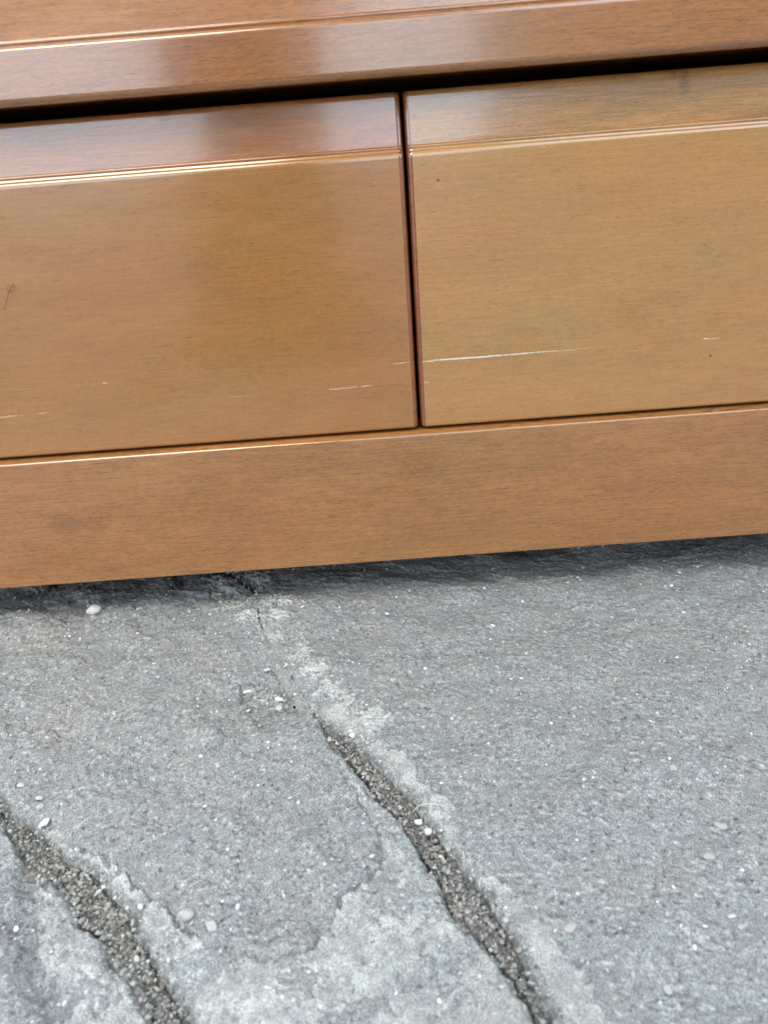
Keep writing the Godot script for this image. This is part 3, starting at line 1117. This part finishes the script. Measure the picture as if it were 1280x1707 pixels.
func build_small_things() -> void:
	# pebbles and chips: x, z, half sizes across / up / deep, turn, colour, seed, label
	var list := [
		[-0.2613, -0.0068, 0.0068, 0.0042, 0.0050, 0.2, Color(0.74, 0.72, 0.68), 101, "largest rounded pale pebble lying in front of the base rail at the left"],
		[-0.2721, -0.0223, 0.0021, 0.0016, 0.0018, 0.0, Color(0.72, 0.72, 0.70), 102, "tiny white crumb in the shade just behind the largest rounded pebble"],
		[-0.2226, -0.0065, 0.0036, 0.0012, 0.0022, 0.5, Color(0.60, 0.60, 0.57), 103, "thin flat grey flake to the right of the largest rounded pebble"],
		[-0.1595, 0.0071, 0.0018, 0.0014, 0.0022, 0.1, Color(0.70, 0.70, 0.68), 104, "small white chip left of the whitish mortar patch near the cabinet"],
		[-0.2179, 0.2193, 0.0042, 0.0022, 0.0026, 0.5, Color(0.80, 0.78, 0.74), 105, "bright white chip at the upper end of the lower left joint"],
		[-0.2271, 0.2030, 0.0028, 0.0018, 0.0030, 0.9, Color(0.60, 0.57, 0.54), 106, "dull pinkish chip farthest from the joint of three near the left edge"],
		[-0.2235, 0.2103, 0.0026, 0.0017, 0.0025, 0.3, Color(0.52, 0.52, 0.50), 107, "dull grey chip between two others near the left edge"],
		[-0.2440, 0.1895, 0.0024, 0.0016, 0.0022, 0.3, Color(0.70, 0.69, 0.67), 108, "pale chip on the left slab close to the left edge of the photo"],
		[-0.1192, 0.2889, 0.0046, 0.0034, 0.0036, 0.05, Color(0.50, 0.48, 0.44), 109, "cream squarish pebble by the rounded lower end of the left slab"],
		[-0.1054, 0.2960, 0.0034, 0.0026, 0.0058, 0.45, Color(0.49, 0.47, 0.42), 110, "cream bean-shaped pebble right of the squarish cream one"],
		[-0.1134, 0.1127, 0.0036, 0.0014, 0.0022, 0.1, Color(0.82, 0.81, 0.77), 111, "flat white flake on the broken rim of the sandy hollow"],
		[-0.0903, 0.1217, 0.0038, 0.0018, 0.0028, -0.5, Color(0.84, 0.83, 0.78), 112, "bright white flake in the middle of the sandy hollow"],
		[-0.0788, 0.1178, 0.0024, 0.0016, 0.0026, 0.4, Color(0.74, 0.70, 0.66), 113, "pinkish white chip at the right rim of the sandy hollow"],
		[-0.0888, 0.1313, 0.0026, 0.0013, 0.0034, -0.5, Color(0.56, 0.52, 0.49), 114, "dull flake just in front of the bright white flake in the hollow"],
		[-0.1015, 0.0943, 0.0026, 0.0014, 0.0024, 0.3, Color(0.66, 0.66, 0.63), 115, "pale chip at the far end of the sandy hollow"],
		[-0.0381, 0.1669, 0.0021, 0.0020, 0.0020, 0.0, Color(0.88, 0.88, 0.85), 116, "small round white pebble where the long joint starts to open"],
		[0.0005, 0.2350, 0.0024, 0.0018, 0.0026, 0.7, Color(0.86, 0.90, 0.89), 117, "white angular chip in the long joint beside the straw"],
		[0.0054, 0.2421, 0.0025, 0.0019, 0.0021, 0.1, Color(0.80, 0.81, 0.79), 118, "white roundish pebble in the long joint in front of the angular chip"],
		[0.0111, 0.2578, 0.0013, 0.0012, 0.0013, 0.0, Color(0.84, 0.85, 0.83), 119, "tiny white crumb alone in the dark grit of the long joint"],
		[0.0699, 0.3068, 0.0042, 0.0012, 0.0026, 0.2, Color(0.50, 0.44, 0.41), 120, "flat pinkish flake on the right slab beside the mortar edge"],
		[0.1481, 0.2736, 0.0032, 0.0012, 0.0026, -0.3, Color(0.48, 0.44, 0.41), 121, "flat pinkish flake on the right slab near the right edge"],
		[0.1625, 0.2535, 0.0038, 0.0011, 0.0024, -0.3, Color(0.46, 0.44, 0.41), 122, "flat tan flake on the right slab, the farther of two at the right edge"],
		[0.1046, 0.3388, 0.0024, 0.0013, 0.0023, 0.3, Color(0.48, 0.44, 0.42), 123, "pale pinkish chip on the right slab at the bottom of the photo"],
		[0.1233, 0.3207, 0.0013, 0.0011, 0.0014, 0.0, Color(0.86, 0.92, 0.93), 124, "tiny glinting bluish white grain on the right slab near the bottom"],
		[-0.1333, 0.1777, 0.0017, 0.0013, 0.0016, 0.0, Color(0.82, 0.82, 0.79), 125, "small white grain in front of the raised flake of the left slab"],
	]
	for p in list:
		var c: Color = p[6]
		var m := matte(null, Color(c.r * 0.82, c.g * 0.82, c.b * 0.82).linear_to_srgb(), 0.85)
		var nt := NoiseTexture2D.new()
		nt.width = 64
		nt.height = 64
		nt.noise = noise("pebble_mottle", 9.0, 3)
		var ramp := Gradient.new()
		ramp.set_color(0, Color(0.86, 0.85, 0.84))
		ramp.set_color(1, Color(1.0, 1.0, 1.0))
		nt.color_ramp = ramp
		m.albedo_texture = nt
		m.uv1_triplanar = true
		m.uv1_scale = Vector3(0.5, 0.5, 0.5)
		var round_one: bool = p[7] in [101, 116, 118]
		var o := put("pebble", stone_mesh(p[7], 10, 4 if round_one else 8, 0.72 if round_one else 0.38), m)
		o.transform = Transform3D(Basis(Vector3.UP, p[5]) * Basis.from_scale(Vector3(p[2], p[3], p[4])), Vector3(p[0], surface_height(p[0], p[1]) + p[3] * 0.5, p[1]))
		tag(o, p[8], "pebble", "loose pebbles and chips on the paving")

	# a pale straw across the long joint
	var s := st()
	thread(s, [Vector3(-0.0026, -0.0008, 0.2303), Vector3(0.001, 0.0022, 0.2288), Vector3(0.006, 0.0034, 0.2287), Vector3(0.012, 0.0032, 0.2296), Vector3(0.0185, 0.0024, 0.2315)], 0.0003)
	tag(put("straw", done(s), matte(null, Color(0.70, 0.69, 0.63), 0.8)), "short pale straw lying across the edge of the long joint", "straw")

	# a dark fibre stuck to the varnish of the left drawer
	s = st()
	thread(s, [Vector3(-0.2618, 0.2561, 0.0003), Vector3(-0.2575, 0.2640, 0.0007), Vector3(-0.2545, 0.2690, 0.0004), Vector3(-0.2500, 0.2735, 0.0009), Vector3(-0.2498, 0.2712, 0.0014), Vector3(-0.2522, 0.2689, 0.0011), Vector3(-0.2550, 0.2687, 0.0009), Vector3(-0.2558, 0.2706, 0.0007), Vector3(-0.2540, 0.2728, 0.0004)], 0.00011)
	tag(put("fibre", done(s), matte(null, Color(0.24, 0.16, 0.10), 0.8)), "thin dark looped fibre stuck on the front of the left drawer", "fibre")


func thread(s: SurfaceTool, pts: Array, r: float) -> void:
	var c := Curve3D.new()
	for i in pts.size():
		var t: Vector3 = ((pts[mini(i + 1, pts.size() - 1)] - pts[maxi(i - 1, 0)]) as Vector3) * 0.17
		c.add_point(pts[i], -t, t)
	c.bake_interval = 0.0006
	var b := c.get_baked_points()
	for i in b.size() - 1:
		var ring := []
		for e in 2:
			var k := i + e
			var d := (b[mini(k + 1, b.size() - 1)] - b[maxi(k - 1, 0)]).normalized()
			var u := d.cross(Vector3(0.3, 0.9, 0.2)).normalized()
			var v := d.cross(u)
			var rr := r * (0.55 + 0.45 * sin(PI * (0.08 + 0.84 * k / b.size())))
			var q := []
			for j in 6: q.append(b[k] + (u * cos(TAU * j / 6) + v * sin(TAU * j / 6)) * rr)
			ring.append(q)
		for j in 6:
			quad(s, ring[0][j], ring[0][(j + 1) % 6], ring[1][(j + 1) % 6], ring[1][j])
